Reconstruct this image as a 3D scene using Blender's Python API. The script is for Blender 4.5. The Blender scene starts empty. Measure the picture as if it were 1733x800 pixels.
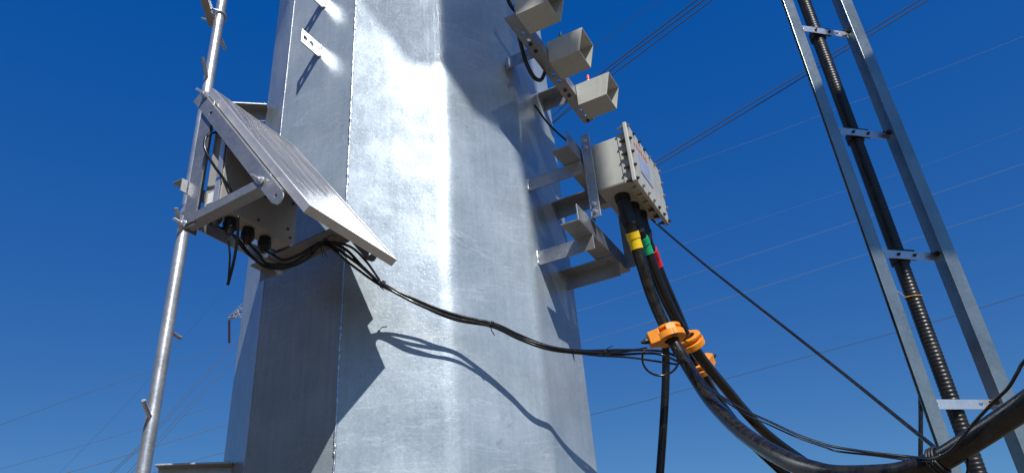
import bpy, bmesh, math, random
from mathutils import Vector, Matrix
random.seed(7)
sc = bpy.context.scene
COL = sc.collection
R = math.radians

# ------------------------------------------------------------------ camera
Z0 = 1.6                       # eye height above the ground
FPX = 1250.0                   # focal length in photo pixels (1733 wide)
CAMROT = Matrix(((0.9966738917, 0.0814932730, 0.0),
                 (0.0397188847, -0.4857674008, -0.8731852281),
                 (-0.0711587221, 0.8702809195, -0.4873885078)))
cd = bpy.data.cameras.new('camera'); cam = bpy.data.objects.new('camera', cd); COL.objects.link(cam)
cd.sensor_width = 36.0; cd.lens = FPX / 1733 * 36; cd.clip_start = 0.02; cd.clip_end = 6000
cam.matrix_world = Matrix.Translation((0, 0, Z0)) @ CAMROT.to_4x4()
sc.camera = cam

# ------------------------------------------------------------------ light
SUN = Vector((0.2201246, -0.6789234, 0.7004343))
world = bpy.data.worlds.new('World'); sc.world = world; world.use_nodes = True
wn = world.node_tree.nodes; wl = world.node_tree.links
bg = wn['Background']; sky = wn.new('ShaderNodeTexSky'); sky.sky_type = 'NISHITA'
sky.sun_disc = False; sky.sun_elevation = R(44.46); sky.sun_rotation = R(162.0)
sky.altitude = 1500; sky.air_density = 0.9; sky.dust_density = 0.15; sky.ozone_density = 6.0
va_ = wn.new('ShaderNodeVectorMath'); va_.operation = 'MULTIPLY_ADD'      # high, dry mountain air: deep saturated blue
va_.inputs[1].default_value = (.62, .66, .40); va_.inputs[2].default_value = (-.24, .24, 2.72)
vb_ = wn.new('ShaderNodeVectorMath'); vb_.operation = 'MAXIMUM'; vb_.inputs[1].default_value = (.01, .01, .01)
wl.new(sky.outputs[0], va_.inputs[0]); wl.new(va_.outputs[0], vb_.inputs[0]); wl.new(vb_.outputs[0], bg.inputs[0]); bg.inputs[1].default_value = 0.10
ld = bpy.data.lights.new('sun', 'SUN'); ld.energy = 5.0; ld.angle = R(0.53); ld.color = (1.0, 0.98, 0.95)
sun = bpy.data.objects.new('sun', ld); COL.objects.link(sun); sun.location = (3, -8, 12)
sun.rotation_euler = SUN.to_track_quat('Z', 'Y').to_euler()
sc.view_settings.view_transform = 'Standard'; sc.view_settings.look = 'None'
sc.view_settings.exposure = 0.0; sc.view_settings.gamma = 1.0
sc.render.engine = 'CYCLES'
sc.cycles.max_bounces = 8

# ------------------------------------------------------------------ frames and unprojection
N = Vector((0.89805093, -0.43989149, 0)); T = Vector((0.43989149, 0.89805093, 0)); UP = Vector((0, 0, 1))
def W(x, y, z): return Vector((x, y, z + Z0))
def G(n, t, z): return N * n + T * t + Vector((0, 0, z + Z0))
def ray(px, py): return (CAMROT @ Vector(((px - 866.5) / FPX, (400 - py) / FPX, -1.0)))
def at(px, py, d):                      # point seen at a pixel, d metres along the optical axis
    return ray(px, py) * d + Vector((0, 0, Z0))
def atp(px, py, p0, nrm):               # point where the line of sight meets a plane of the scene
    d = ray(px, py); q = Vector(p0) - Vector((0, 0, Z0)); return d * (q.dot(nrm) / d.dot(nrm)) + Vector((0, 0, Z0))

# ------------------------------------------------------------------ materials
def new_mat(name):
    m = bpy.data.materials.new(name); m.use_nodes = True
    nt = m.node_tree; return m, nt, nt.nodes['Principled BSDF']
def nd(nt, kind, **kw):
    n = nt.nodes.new(kind)
    for k, v in kw.items():
        if k in n.inputs: n.inputs[k].default_value = v
        else: setattr(n, k, v)
    return n
def ramp(nt, fac, stops):
    r = nt.nodes.new('ShaderNodeValToRGB'); e = r.color_ramp.elements
    while len(e) < len(stops): e.new(0.5)
    for i, (p, c) in enumerate(stops):
        e[i].position = p; e[i].color = (c, c, c, 1) if not isinstance(c, tuple) else (*c, 1)
    nt.links.new(fac, r.inputs[0]); return r
def coords(nt, scale=(1, 1, 1)):
    tc = nt.nodes.new('ShaderNodeTexCoord'); mp = nt.nodes.new('ShaderNodeMapping')
    mp.inputs['Scale'].default_value = scale; nt.links.new(tc.outputs['Object'], mp.inputs[0]); return mp.outputs[0]
def mixc(nt, fac, a, b, mode='MIX'):
    m = nt.nodes.new('ShaderNodeMix'); m.data_type = 'RGBA'; m.blend_type = mode
    for s, v in ((m.inputs[0], fac), (m.inputs[6], a), (m.inputs[7], b)):
        if hasattr(v, 'links'): nt.links.new(v, s)
        elif isinstance(v, tuple): s.default_value = (*v, 1)
        else: s.default_value = v
    return m.outputs[2]

def galv(name, c0=(.42, .44, .46), c1=(.62, .64, .66), rough=(.34, .52), metallic=.8, spangle=60, streak=True, bump=.12, big=0.0, rust=0.0, sw=.16):
    m, nt, b = new_mat(name); L = nt.links
    v = coords(nt)
    n1 = nd(nt, 'ShaderNodeTexNoise', Scale=5.0, Detail=8.0, Roughness=.65); L.new(v, n1.inputs['Vector'])
    vo = nd(nt, 'ShaderNodeTexVoronoi', Scale=float(spangle)); L.new(v, vo.inputs['Vector'])
    n2 = nd(nt, 'ShaderNodeTexNoise', Scale=170.0, Detail=3.0); L.new(v, n2.inputs['Vector'])
    a = nd(nt, 'ShaderNodeMath', operation='MULTIPLY_ADD'); L.new(vo.outputs['Color'], a.inputs[0]); a.inputs[1].default_value = sw; L.new(n1.outputs['Fac'], a.inputs[2])
    a2 = nd(nt, 'ShaderNodeMath', operation='MULTIPLY_ADD'); L.new(n2.outputs['Fac'], a2.inputs[0]); a2.inputs[1].default_value = .22; L.new(a.outputs[0], a2.inputs[2])
    r = ramp(nt, a2.outputs[0], ((.42, c0), (.95, c1)))
    col = r.outputs[0]
    if streak:
        vs = coords(nt, (9, 9, .35)); ns = nd(nt, 'ShaderNodeTexNoise', Scale=6.0, Detail=5.0, Roughness=.6); L.new(vs, ns.inputs['Vector'])
        rs = ramp(nt, ns.outputs['Fac'], ((.35, .80), (.62, 1.0))); col = mixc(nt, .45, col, rs.outputs[0], 'MULTIPLY')
    if rust:
        nr = nd(nt, 'ShaderNodeTexNoise', Scale=3.3, Detail=6.0, Roughness=.7); L.new(v, nr.inputs['Vector'])
        rr = ramp(nt, nr.outputs['Fac'], ((.60, 0.0), (.76, rust))); col = mixc(nt, rr.outputs[0], col, (.36, .27, .19))
    L.new(col, b.inputs['Base Color'])
    rr = ramp(nt, a2.outputs[0], ((.4, rough[0]), (1.0, rough[1]))); L.new(rr.outputs[0], b.inputs['Roughness'])
    b.inputs['Metallic'].default_value = metallic
    bp = nd(nt, 'ShaderNodeBump', Strength=bump, Distance=.004); L.new(a2.outputs[0], bp.inputs['Height'])
    last = bp
    if big:
        nb = nd(nt, 'ShaderNodeTexNoise', Scale=2.6, Detail=3.0, Roughness=.5); L.new(v, nb.inputs['Vector'])
        b2 = nd(nt, 'ShaderNodeBump', Strength=big, Distance=.03); L.new(nb.outputs['Fac'], b2.inputs['Height']); L.new(bp.outputs[0], b2.inputs['Normal']); last = b2
    L.new(last.outputs[0], b.inputs['Normal'])
    return m

def pole_mat():
    m = galv('galvanised_pole_sheet', (.33, .39, .43), (.50, .57, .62), (.27, .43), .36, 120, True, .20, .30, .20, .14)
    nt = m.node_tree; L = nt.links; b = nt.nodes['Principled BSDF']
    # thin flow lines and drips left by the zinc bath, running across the sheet
    v = coords(nt, (1.1, 1.1, 7.0))
    w = nd(nt, 'ShaderNodeTexNoise', Scale=2.2, Detail=5.0, Roughness=.55, Distortion=1.3); L.new(v, w.inputs['Vector'])
    r = ramp(nt, w.outputs['Fac'], ((.488, 0.0), (.498, .30), (.502, .30), (.512, 0.0)))
    n3 = nd(nt, 'ShaderNodeTexNoise', Scale=2.0, Detail=2.0); L.new(coords(nt), n3.inputs['Vector'])
    r3 = ramp(nt, n3.outputs['Fac'], ((.40, 0.0), (.58, 1.0)))
    mu = nd(nt, 'ShaderNodeMath', operation='MULTIPLY'); L.new(r.outputs[0], mu.inputs[0]); L.new(r3.outputs[0], mu.inputs[1])
    old = b.inputs['Base Color'].links[0].from_socket
    col = mixc(nt, mu.outputs[0], old, (.80, .82, .84))
    # grey specks
    sp = nd(nt, 'ShaderNodeTexNoise', Scale=42.0, Detail=2.0); L.new(coords(nt), sp.inputs['Vector'])
    rs = ramp(nt, sp.outputs['Fac'], ((.70, 0.0), (.75, .35)))
    col = mixc(nt, rs.outputs[0], col, (.22, .22, .23))
    # fine brushed scratches
    sv = coords(nt, (60, 60, 3)); sn = nd(nt, 'ShaderNodeTexNoise', Scale=4.0, Detail=3.0); L.new(sv, sn.inputs['Vector'])
    rc = ramp(nt, sn.outputs['Fac'], ((.3, .90), (.6, 1.0))); col = mixc(nt, .4, col, rc.outputs[0], 'MULTIPLY')
    L.new(col, b.inputs['Base Color'])
    return m

def plain(name, c, rough=.5, metallic=0.0, var=.12, scale=20, bump=.05, coat=0.0):
    m, nt, b = new_mat(name); L = nt.links
    n1 = nd(nt, 'ShaderNodeTexNoise', Scale=float(scale), Detail=6.0, Roughness=.6); L.new(coords(nt), n1.inputs['Vector'])
    lo = tuple(max(0, x * (1 - var)) for x in c); hi = tuple(min(1, x * (1 + var)) for x in c)
    r = ramp(nt, n1.outputs['Fac'], ((.3, lo), (.7, hi))); L.new(r.outputs[0], b.inputs['Base Color'])
    rr = ramp(nt, n1.outputs['Fac'], ((.3, max(.03, rough - .06)), (.7, min(1, rough + .08)))); L.new(rr.outputs[0], b.inputs['Roughness'])
    b.inputs['Metallic'].default_value = metallic; b.inputs['Coat Weight'].default_value = coat
    bp = nd(nt, 'ShaderNodeBump', Strength=bump, Distance=.002); L.new(n1.outputs['Fac'], bp.inputs['Height']); L.new(bp.outputs[0], b.inputs['Normal'])
    return m

M_POLE = pole_mat()
M_GALV = galv('galvanised_steel', (.26, .27, .28), (.44, .45, .46), (.30, .48), .72, 110, False, .15, 0, .22, .22)
M_GALV2 = galv('bright_zinc_steel', (.55, .57, .6), (.78, .8, .82), (.26, .4), .75, 140, False, .08)
M_LAD = galv('ladder_zinc', (.26, .305, .30), (.42, .46, .445), (.24, .38), .78, 120, False, .06)
M_PIPE = galv('pipe_zinc', (.40, .41, .42), (.72, .73, .74), (.26, .44), .75, 90, False, .14)
M_WELD = galv('weld_bead', (.35, .36, .38), (.75, .77, .8), (.25, .45), .85, 200, False, .5)
M_ALU = plain('anodised_aluminium', (.62, .60, .58), .36, .6, .10, 18, .03)
M_BEIGE = plain('beige_paint', (.45, .45, .40), .48, 0, .10, 9, .08)
def grime(m, dirt, lo, hi, scale=3.5):
    nt = m.node_tree; b = nt.nodes['Principled BSDF']; L = nt.links; old = b.inputs['Base Color'].links[0].from_socket
    n = nd(nt, 'ShaderNodeTexNoise', Scale=float(scale), Detail=9.0, Roughness=.72); L.new(coords(nt, (6, 6, 2)), n.inputs['Vector'])
    r = ramp(nt, n.outputs['Fac'], ((lo, 0.0), (hi, .55))); L.new(mixc(nt, r.outputs[0], old, dirt), b.inputs['Base Color'])
grime(M_BEIGE, (.24, .21, .16), .52, .80)
M_CAB = plain('grey_cabinet_paint', (.40, .39, .38), .5, .1, .08, 40, .06)
M_BLACK = plain('black_cable_sheath', (.010, .010, .011), .20, 0, .3, 60, .06)
M_DUSTY = plain('dusty_black_sheath', (.015, .014, .012), .27, 0, .9, 45, .22)
M_RUB = plain('black_rubber', (.014, .014, .016), .45, 0, .3, 80, .1)
M_ORANGE = plain('orange_resin', (.88, .29, .014), .42, 0, .14, 26, .12)
grime(M_ORANGE, (.45, .20, .06), .50, .75, 9)
M_YEL = plain('yellow_sleeve', (.85, .58, .01), .35, 0, .05, 60, .05)
M_GRN = plain('green_sleeve', (.01, .38, .18), .35, 0, .05, 60, .05)
M_RED = plain('red_sleeve', (.72, .02, .03), .35, 0, .05, 60, .05)
M_WHITE = plain('white_plastic', (.75, .75, .72), .5, 0, .05)
M_BOLT = plain('zinc_bolt', (.42, .40, .36), .35, .85, .25, 200, .2)
M_DBOLT = plain('dark_bolt', (.07, .065, .06), .4, .6, .3, 200, .2)
M_HOLE = plain('hole_shadow_steel', (.05, .05, .05), .8, .3)
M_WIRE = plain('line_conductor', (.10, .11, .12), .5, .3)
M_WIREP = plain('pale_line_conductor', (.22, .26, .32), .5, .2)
M_TIEY = plain('yellow_tie_wire', (.75, .42, .08), .4)
M_PRINT = plain('printed_marks', (.03, .03, .03), .6)
M_LED = plain('green_label', (.05, .45, .05), .5)
M_SIGNR = plain('red_print', (.70, .08, .10), .5)
M_SIGNB = plain('pale_blue_print', (.33, .38, .50), .45)
M_BROWN = plain('brown_porcelain', (.09, .04, .045), .3)
M_TOWER = plain('distant_lattice_steel', (.26, .27, .30), .6, .2)

def conduit_mat():
    return plain('corrugated_black_plastic', (.013, .013, .014), .36, 0, .5, 30, .08)
M_COND = conduit_mat()

def panel_mat():
    m, nt, b = new_mat('solar_cells_under_dusty_glass'); L = nt.links
    tc = nt.nodes.new('ShaderNodeTexCoord'); sep = nt.nodes.new('ShaderNodeSeparateXYZ'); L.new(tc.outputs['UV'], sep.inputs[0])
    def grid(sock, count, width):
        a = nd(nt, 'ShaderNodeMath', operation='MULTIPLY'); L.new(sock, a.inputs[0]); a.inputs[1].default_value = count
        f = nd(nt, 'ShaderNodeMath', operation='FRACT'); L.new(a.outputs[0], f.inputs[0])
        c = nd(nt, 'ShaderNodeMath', operation='LESS_THAN'); L.new(f.outputs[0], c.inputs[0]); c.inputs[1].default_value = width
        return c.outputs[0]
    g1 = grid(sep.outputs[0], 4.0, .05); g2 = grid(sep.outputs[1], 9.0, .03); g3 = grid(sep.outputs[0], 16.0, .08)
    mx = nd(nt, 'ShaderNodeMath', operation='MAXIMUM'); L.new(g1, mx.inputs[0]); L.new(g2, mx.inputs[1])
    v = coords(nt, (1, 1, 1)); n1 = nd(nt, 'ShaderNodeTexNoise', Scale=9.0, Detail=5.0); L.new(v, n1.inputs['Vector'])
    cell = ramp(nt, n1.outputs['Fac'], ((.3, (.03, .04, .08)), (.7, (.06, .07, .12)))).outputs[0]
    col = mixc(nt, g3, cell, (.09, .09, .11)); col = mixc(nt, mx.outputs[0], col, (.15, .15, .16))
    # dust film with wiped streaks running down the slope
    mp = nt.nodes.new('ShaderNodeMapping'); mp.inputs['Scale'].default_value = (11, 1.9, 1); L.new(tc.outputs['UV'], mp.inputs[0])
    n2 = nd(nt, 'ShaderNodeTexNoise', Scale=1.0, Detail=6.0, Roughness=.68, Distortion=1.6); L.new(mp.outputs[0], n2.inputs['Vector'])
    d = ramp(nt, n2.outputs['Fac'], ((.38, .10), (.62, .75)))
    col = mixc(nt, d.outputs[0], col, (.48, .43, .38))
    L.new(col, b.inputs['Base Color'])
    r = ramp(nt, n2.outputs['Fac'], ((.38, .05), (.62, .24))); L.new(r.outputs[0], b.inputs['Roughness'])
    bp = nd(nt, 'ShaderNodeBump', Strength=.22, Distance=.003); L.new(n2.outputs['Fac'], bp.inputs['Height']); L.new(bp.outputs[0], b.inputs['Normal'])
    b.inputs['IOR'].default_value = 1.6
    return m
M_PANEL = panel_mat()

def ground_mat():
    m, nt, b = new_mat('dry_earth'); L = nt.links
    n1 = nd(nt, 'ShaderNodeTexNoise', Scale=.35, Detail=10.0, Roughness=.6); L.new(coords(nt), n1.inputs['Vector'])
    r = ramp(nt, n1.outputs['Fac'], ((.3, (.11, .080, .050)), (.7, (.18, .13, .08)))); L.new(r.outputs[0], b.inputs['Base Color'])
    b.inputs['Roughness'].default_value = .95
    n2 = nd(nt, 'ShaderNodeTexNoise', Scale=6.0, Detail=8.0); L.new(coords(nt), n2.inputs['Vector'])
    bp = nd(nt, 'ShaderNodeBump', Strength=.5, Distance=.05); L.new(n2.outputs['Fac'], bp.inputs['Height']); L.new(bp.outputs[0], b.inputs['Normal'])
    return m
M_GROUND = ground_mat()

# ------------------------------------------------------------------ object helpers
def tag(o, label, cat, group=None, kind=None):
    if label: o['label'] = label
    if cat: o['category'] = cat
    if group: o['group'] = group
    if kind: o['kind'] = kind
    return o
def thing(name, loc, label, cat, group=None):
    o = bpy.data.objects.new(name, None); COL.objects.link(o); o.location = loc; o.empty_display_size = .05
    return tag(o, label, cat, group)
def wloc(o):
    v = Vector(o.location)
    while o.parent: o = o.parent; v = v + Vector(o.location)
    return v
def obj(name, bm, mat, parent=None, smooth=False, bevel=0.0, loc=None, angle=None):
    """link one mesh; vertices are given in world space"""
    me = bpy.data.meshes.new(name)
    if parent is not None: off = wloc(parent)
    else:
        if loc is None:
            zs = [v.co for v in bm.verts]; c = sum(zs, Vector()) / len(zs); loc = Vector((c.x, c.y, min(v.z for v in zs)))
        off = Vector(loc)
    bmesh.ops.translate(bm, verts=bm.verts, vec=-off)
    bmesh.ops.recalc_face_normals(bm, faces=bm.faces)
    for f in bm.faces: f.smooth = smooth
    bm.to_mesh(me); bm.free()
    o = bpy.data.objects.new(name, me); COL.objects.link(o); me.materials.append(mat)
    if parent is not None: o.parent = parent
    else: o.location = off
    if angle is not None and smooth: me.set_sharp_from_angle(angle=R(angle))
    if bevel:
        b = o.modifiers.new('bevel', 'BEVEL'); b.width = bevel; b.segments = 2; b.limit_method = 'ANGLE'; b.angle_limit = R(40)
    return o
def dup(root, delta):
    r = root.copy(); COL.objects.link(r); r.location = Vector(root.location) + delta
    for ch in list(root.children):
        c = ch.copy(); COL.objects.link(c); c.parent = r
        for g in list(ch.children):
            d = g.copy(); COL.objects.link(d); d.parent = c
    return r
def addbox(bm, o, ax, ay, az):
    """box with corner o and three edge vectors"""
    vs = [bm.verts.new(Vector(o) + ax * i + ay * j + az * k) for i in (0, 1) for j in (0, 1) for k in (0, 1)]
    for f in ((0, 1, 3, 2), (4, 6, 7, 5), (0, 4, 5, 1), (2, 3, 7, 6), (0, 2, 6, 4), (1, 5, 7, 3)): bm.faces.new([vs[i] for i in f])
def box(o, ax, ay, az):
    bm = bmesh.new(); addbox(bm, o, ax, ay, az); return bm
def basis(d):
    d = d.normalized(); a = Vector((0, 0, 1)) if abs(d.z) < .9 else Vector((1, 0, 0))
    u = d.cross(a).normalized(); return u, d.cross(u).normalized()
def addcyl(bm, p0, p1, r0, r1=None, seg=16, cap=True):
    r1 = r0 if r1 is None else r1; p0 = Vector(p0); p1 = Vector(p1); u, v = basis(p1 - p0)
    ra = [bm.verts.new(p0 + (u * math.cos(a) + v * math.sin(a)) * r0) for a in [2 * math.pi * i / seg for i in range(seg)]]
    rb = [bm.verts.new(p1 + (u * math.cos(a) + v * math.sin(a)) * r1) for a in [2 * math.pi * i / seg for i in range(seg)]]
    for i in range(seg): bm.faces.new((ra[i], ra[(i + 1) % seg], rb[(i + 1) % seg], rb[i]))
    if cap: bm.faces.new(ra[::-1]); bm.faces.new(rb)
def spline(pts, n=10):
    """Catmull-Rom through the points"""
    P = [Vector(p) for p in pts]; P = [P[0] * 2 - P[1]] + P + [P[-1] * 2 - P[-2]]; out = []
    for i in range(1, len(P) - 2):
        a, b, c, d = P[i - 1:i + 3]
        for k in range(n):
            t = k / n; out.append(.5 * ((2 * b) + (c - a) * t + (2 * a - 5 * b + 4 * c - d) * t * t + (3 * b - a - 3 * c + d) * t ** 3))
    out.append(P[-2]); return out
def addtube(bm, path, r, seg=10, rf=None, cap=True):
    path = [Vector(p) for p in path]; rings = []
    t0 = (path[1] - path[0]).normalized(); u, v = basis(t0)
    for i, p in enumerate(path):
        t = (path[min(i + 1, len(path) - 1)] - path[max(i - 1, 0)]).normalized()
        u = (u - t * u.dot(t)).normalized(); v = t.cross(u)
        rr = rf(i, p) if rf else r
        rings.append([bm.verts.new(p + (u * math.cos(a) + v * math.sin(a)) * rr) for a in [2 * math.pi * k / seg for k in range(seg)]])
    for A, B in zip(rings, rings[1:]):
        for k in range(seg): bm.faces.new((A[k], A[(k + 1) % seg], B[(k + 1) % seg], B[k]))
    if cap: bm.faces.new(rings[0][::-1]); bm.faces.new(rings[-1])
def tube(path, r, seg=10, rf=None):
    bm = bmesh.new(); addtube(bm, path, r, seg, rf); return bm
def addhex(bm, p, d, r, h):
    addcyl(bm, p, Vector(p) + d.normalized() * h, r, r, 6)
def bolt_bm(p, d, r=.007, h=.006, shank=.012, back=0.0):
    """washer, hex nut and thread end along d"""
    bm = bmesh.new(); d = d.normalized(); p = Vector(p)
    addcyl(bm, p, p + d * .0018, r * 1.5, seg=16); addhex(bm, p + d * .0018, d, r * 1.08, h)
    addcyl(bm, p + d * (h + .0018), p + d * (h + shank), r * .52, seg=10)
    if back: addhex(bm, p - d * back, -d, r * 1.1, h)
    return bm
def plate_bm(o, ax, ay, outline, holes, th):
    """flat plate with real holes; outline and holes in metres along the unit axes ax, ay; grows along ax x ay"""
    cu = bpy.data.curves.new('tmp', 'CURVE'); cu.dimensions = '2D'; cu.fill_mode = 'BOTH'; cu.extrude = th / 2
    for loop in [outline] + holes:
        s = cu.splines.new('POLY'); s.points.add(len(loop) - 1); s.use_cyclic_u = True
        for i, (x, y) in enumerate(loop): s.points[i].co = (x, y, 0, 1)
    to = bpy.data.objects.new('tmp', cu); COL.objects.link(to)
    dg = bpy.context.evaluated_depsgraph_get(); me = bpy.data.meshes.new_from_object(to.evaluated_get(dg))
    bm = bmesh.new(); bm.from_mesh(me); bpy.data.objects.remove(to); bpy.data.curves.remove(cu); bpy.data.meshes.remove(me)
    az = ax.cross(ay); o = Vector(o)
    for v in bm.verts: c = v.co.copy(); v.co = o + ax * c.x + ay * c.y + az * (c.z + th / 2)
    bmesh.ops.remove_doubles(bm, verts=bm.verts, dist=1e-6)
    return bm
def circ(x, y, r, n=14): return [(x + r * math.cos(2 * math.pi * i / n), y + r * math.sin(2 * math.pi * i / n)) for i in range(n)]
def slot(x, y, w, h, n=6):
    """rounded slot, w along x"""
    o = []; c = (w - h) / 2; r = h / 2
    for i in range(n + 1): a = -math.pi / 2 + math.pi * i / n; o.append((x + c + r * math.cos(a), y + r * math.sin(a)))
    for i in range(n + 1): a = math.pi / 2 + math.pi * i / n; o.append((x - c + r * math.cos(a), y + r * math.sin(a)))
    return o
def rect(w, h, x=0, y=0): return [(x, y), (x + w, y), (x + w, y + h), (x, y + h)]
def addbm(dst, src):
    me = bpy.data.meshes.new('tmp'); src.to_mesh(me); src.free(); dst.from_mesh(me); bpy.data.meshes.remove(me)
def angle_bm(p, d, length, a, wa, b, wb, th, holes_a=(), holes_b=()):
    """L profile: heel line from p along d; flange A along a, flange B along b; holes (s, offset, w, h)"""
    d = d.normalized(); a = a.normalized(); b = b.normalized(); p = Vector(p)
    bm = bmesh.new()
    def fl(o, w, dirw, dirt, holes, x0):
        hl = [slot(h[0], h[1], h[2], h[3]) for h in holes]
        if d.cross(dirw).dot(dirt) > 0: f = plate_bm(o, d, dirw, rect(length, w - x0, 0, x0), hl, th)
        else: f = plate_bm(Vector(o) + dirt * th, d, dirw, rect(length, w - x0, 0, x0), hl, th)
        return f
    addbm(bm, fl(p, wa, a, b, holes_a, 0)); addbm(bm, fl(p, wb, b, a, holes_b, th))
    return bm

# ------------------------------------------------------------------ ground
bm = bmesh.new(); bmesh.ops.create_grid(bm, x_segments=4, y_segments=4, size=2500)
tag(obj('ground', bm, M_GROUND), 'flat dry brown earth far below the frame', None, kind='structure')

# dark slope added out of view at left to darken reflections in the steel
bm = bmesh.new(); rows = []
for j in range(9):
    row = []
    for i in range(41):
        az = R(-175 + 110 * i / 40); f_ = j / 8; d = 34 + 46 * f_
        e_ = math.sin(math.pi * i / 40) ** .6
        row.append(bm.verts.new((math.sin(az) * d, math.cos(az) * d, -1 + 46 * e_ * f_ ** .7 + 1.6 * math.sin(i * 1.7 + j) * e_ * f_)))
    rows.append(row)
for A, B in zip(rows, rows[1:]):
    for i in range(40): bm.faces.new((A[i], A[i + 1], B[i + 1], B[i]))
M_HILL = plain('unseen_slope_dark', (.012, .024, .014), .9, 0, .5, .6, .3)
tag(obj('unseen_hill', bm, M_HILL, smooth=True), 'added dark slope outside the left edge that darkens reflections in the steel', None, kind='structure')

# ------------------------------------------------------------------ twelve sided galvanised pole
PC = Vector((-.4114, 2.6885, 0)); PR = .65; TAP = .0055
TH = [-1.2503, -.7336, -.1959, .3324, .8354, 1.3695] + [-1.2494 + k * math.pi / 6 for k in range(6, 12)]
SOFT = [.03, .010, .008, .075, .032, .022] + [.04] * 6           # length of the rounded bend at each corner
def corner(k, z, r=None):
    r = (PR - TAP * z) if r is None else r; th = TH[k % 12]
    return Vector((PC.x + r * math.sin(th), PC.y - r * math.cos(th), z + Z0))
def build_shaft():
    bm = bmesh.new(); rows = []
    zs = [-1.6 + .3 * i for i in range(52)]
    for z in zs:
        ring = []
        for k in range(12):
            c = corner(k, z); p = corner(k - 1, z); q = corner(k + 1, z); s = SOFT[k] / 2
            a = c + (p - c).normalized() * s; b = c + (q - c).normalized() * s
            e0 = c + (p - c).normalized() * (s + .006); ring.append(e0)
            for i in range(7):                                        # rounded bend
                t = i / 6; ring.append(a * (1 - t) ** 2 + c * 2 * t * (1 - t) + b * t * t)
            e1 = c + (q - c).normalized() * (s + .006); ring.append(e1)
        rows.append([bm.verts.new(v) for v in ring])
    n = len(rows[0])
    for A, B in zip(rows, rows[1:]):
        for i in range(n): bm.faces.new((A[i], A[(i + 1) % n], B[(i + 1) % n], B[i]))
    bm.faces.new(rows[-1])
    return bm
pole = thing('steel_pole', W(PC.x, PC.y, -1.6), 'thick many sided galvanised steel pole filling the middle of the photo', 'pole')
obj('shaft', build_shaft(), M_POLE, pole, smooth=True, angle=60)
def facet_n(k):
    a = corner(k, 0, PR); b = corner(k + 1, 0, PR); t = (b - a).normalized(); return Vector((t.y, -t.x, 0))
FP = [(corner(k, 0), facet_n(k)) for k in range(12)]
def onf(px, py, k):                      # point on a facet of the pole (taper included)
    c0 = corner(k, 0); a = corner(k, 3) - c0; b = corner(k + 1, 0) - c0; n = b.cross(a).normalized()
    return atp(px, py, c0, n)
def seam(k, z0, z1, amp, rad):
    pts = []; z = z0
    while z < z1:
        c = corner(k, z) + Vector((random.uniform(-amp, amp), -.001, 0)); pts.append(c); z += .007
    rs = [rad * random.uniform(.55, 1.35) for _ in pts]
    return tube(pts, rad, 6, lambda i, p: rs[i])
obj('weld_seam', seam(2, -1.5, 3.2, .0012, .0042), M_WELD, pole, smooth=True)
obj('weld_seam', seam(1, -1.5, 3.4, .0003, .0011), M_WELD, pole, smooth=True)

# punched tabs welded to the left facet
def tab(px, py, k, length, h, holes=True, rot=0.0):
    p = onf(px, py, k); n = facet_n(k); n = Matrix.Rotation(rot, 3, 'Z') @ n
    hl = [circ(length * .47, h * .5, h * .16), circ(length * .80, h * .5, h * .16)] if holes else []
    out = [(0, 0), (length, 0), (length, h), (0, h)]
    o = obj('mounting_tab', plate_bm(p - n * .004, n, UP, out, hl, .006), M_GALV2, pole, bevel=.0008)
    bm = bmesh.new(); u = n.cross(UP)
    pts = [p + UP * (h * i / 10) + u * random.uniform(-.002, .002) for i in range(11)]
    addtube(bm, pts, .006, 7, lambda i, q: random.uniform(.0045, .008)); obj('weld', bm, M_WELD, o, smooth=True)
    return o
tab(541, 97, 1, .108, .066)
tab(548, 14, 1, .105, .066)
tab(482, -30, 0, .13, .05)
# bracket arms welded to the right hand facets (angle steel)
def arm(px, py, k, length, w=.052, dirn=None, flip=1, drop=0.0, th=.005, hole=None):
    p = onf(px, py, k); n = dirn or facet_n(k); n = Vector(n).normalized(); side = UP.cross(n).normalized() * flip
    hs = [hole] if hole else []
    bm = angle_bm(p - n * .01, n, length + .01, Vector((0, 0, -1)), w, side, w, th, holes_a=(), holes_b=hs)
    o = obj('bracket_arm', bm, M_GALV, pole, bevel=.0008)
    wb = bmesh.new()
    addtube(wb, [p - UP * (w * i / 8) + n * .002 for i in range(9)], .005, 7, lambda i, q: random.uniform(.003, .0055))
    addtube(wb, [p + side * (w * i / 8) + n * .002 for i in range(9)], .005, 7, lambda i, q: random.uniform(.003, .0055))
    obj('weld', wb, M_WELD, o, smooth=True)
    return o
def garm(t, z, n0, n1, w=.052, th=.005, inside=1, hole=False, vf=0, hf=0, name='bracket_arm'):
    """arm along N at tangent position t, top at height z; vertical flange towards the viewer, horizontal flange away"""
    length = n1 - n0
    hs = [(length - .03, .026, .016, .012)] if hole else []
    if inside > 0:   # heel at the top near side: horizontal flange on top, vertical flange near
        bm = angle_bm(G(n0, t, z), N, length, -UP, w, T, w, th, hs if vf else (), hs if hf else ())
    else:            # heel at the bottom far side is hidden; shows underside and inner vertical flange
        bm = angle_bm(G(n0, t + w, z), N, length, -UP, w, -T, w, th, hs if vf else (), hs if hf else ())
    o = obj(name, bm, M_GALV, pole, bevel=.0008)
    return o
def weldmark(par, pts, rad=.0045):
    bm = bmesh.new(); path = []
    for a, b in zip(pts, pts[1:]):
        for i in range(7): path.append(Vector(a).lerp(Vector(b), i / 7))
    path.append(Vector(pts[-1]))
    addtube(bm, path, rad, 7, lambda i, q: rad * random.uniform(.6, 1.35)); obj('weld', bm, M_WELD, par, smooth=True)
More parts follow.
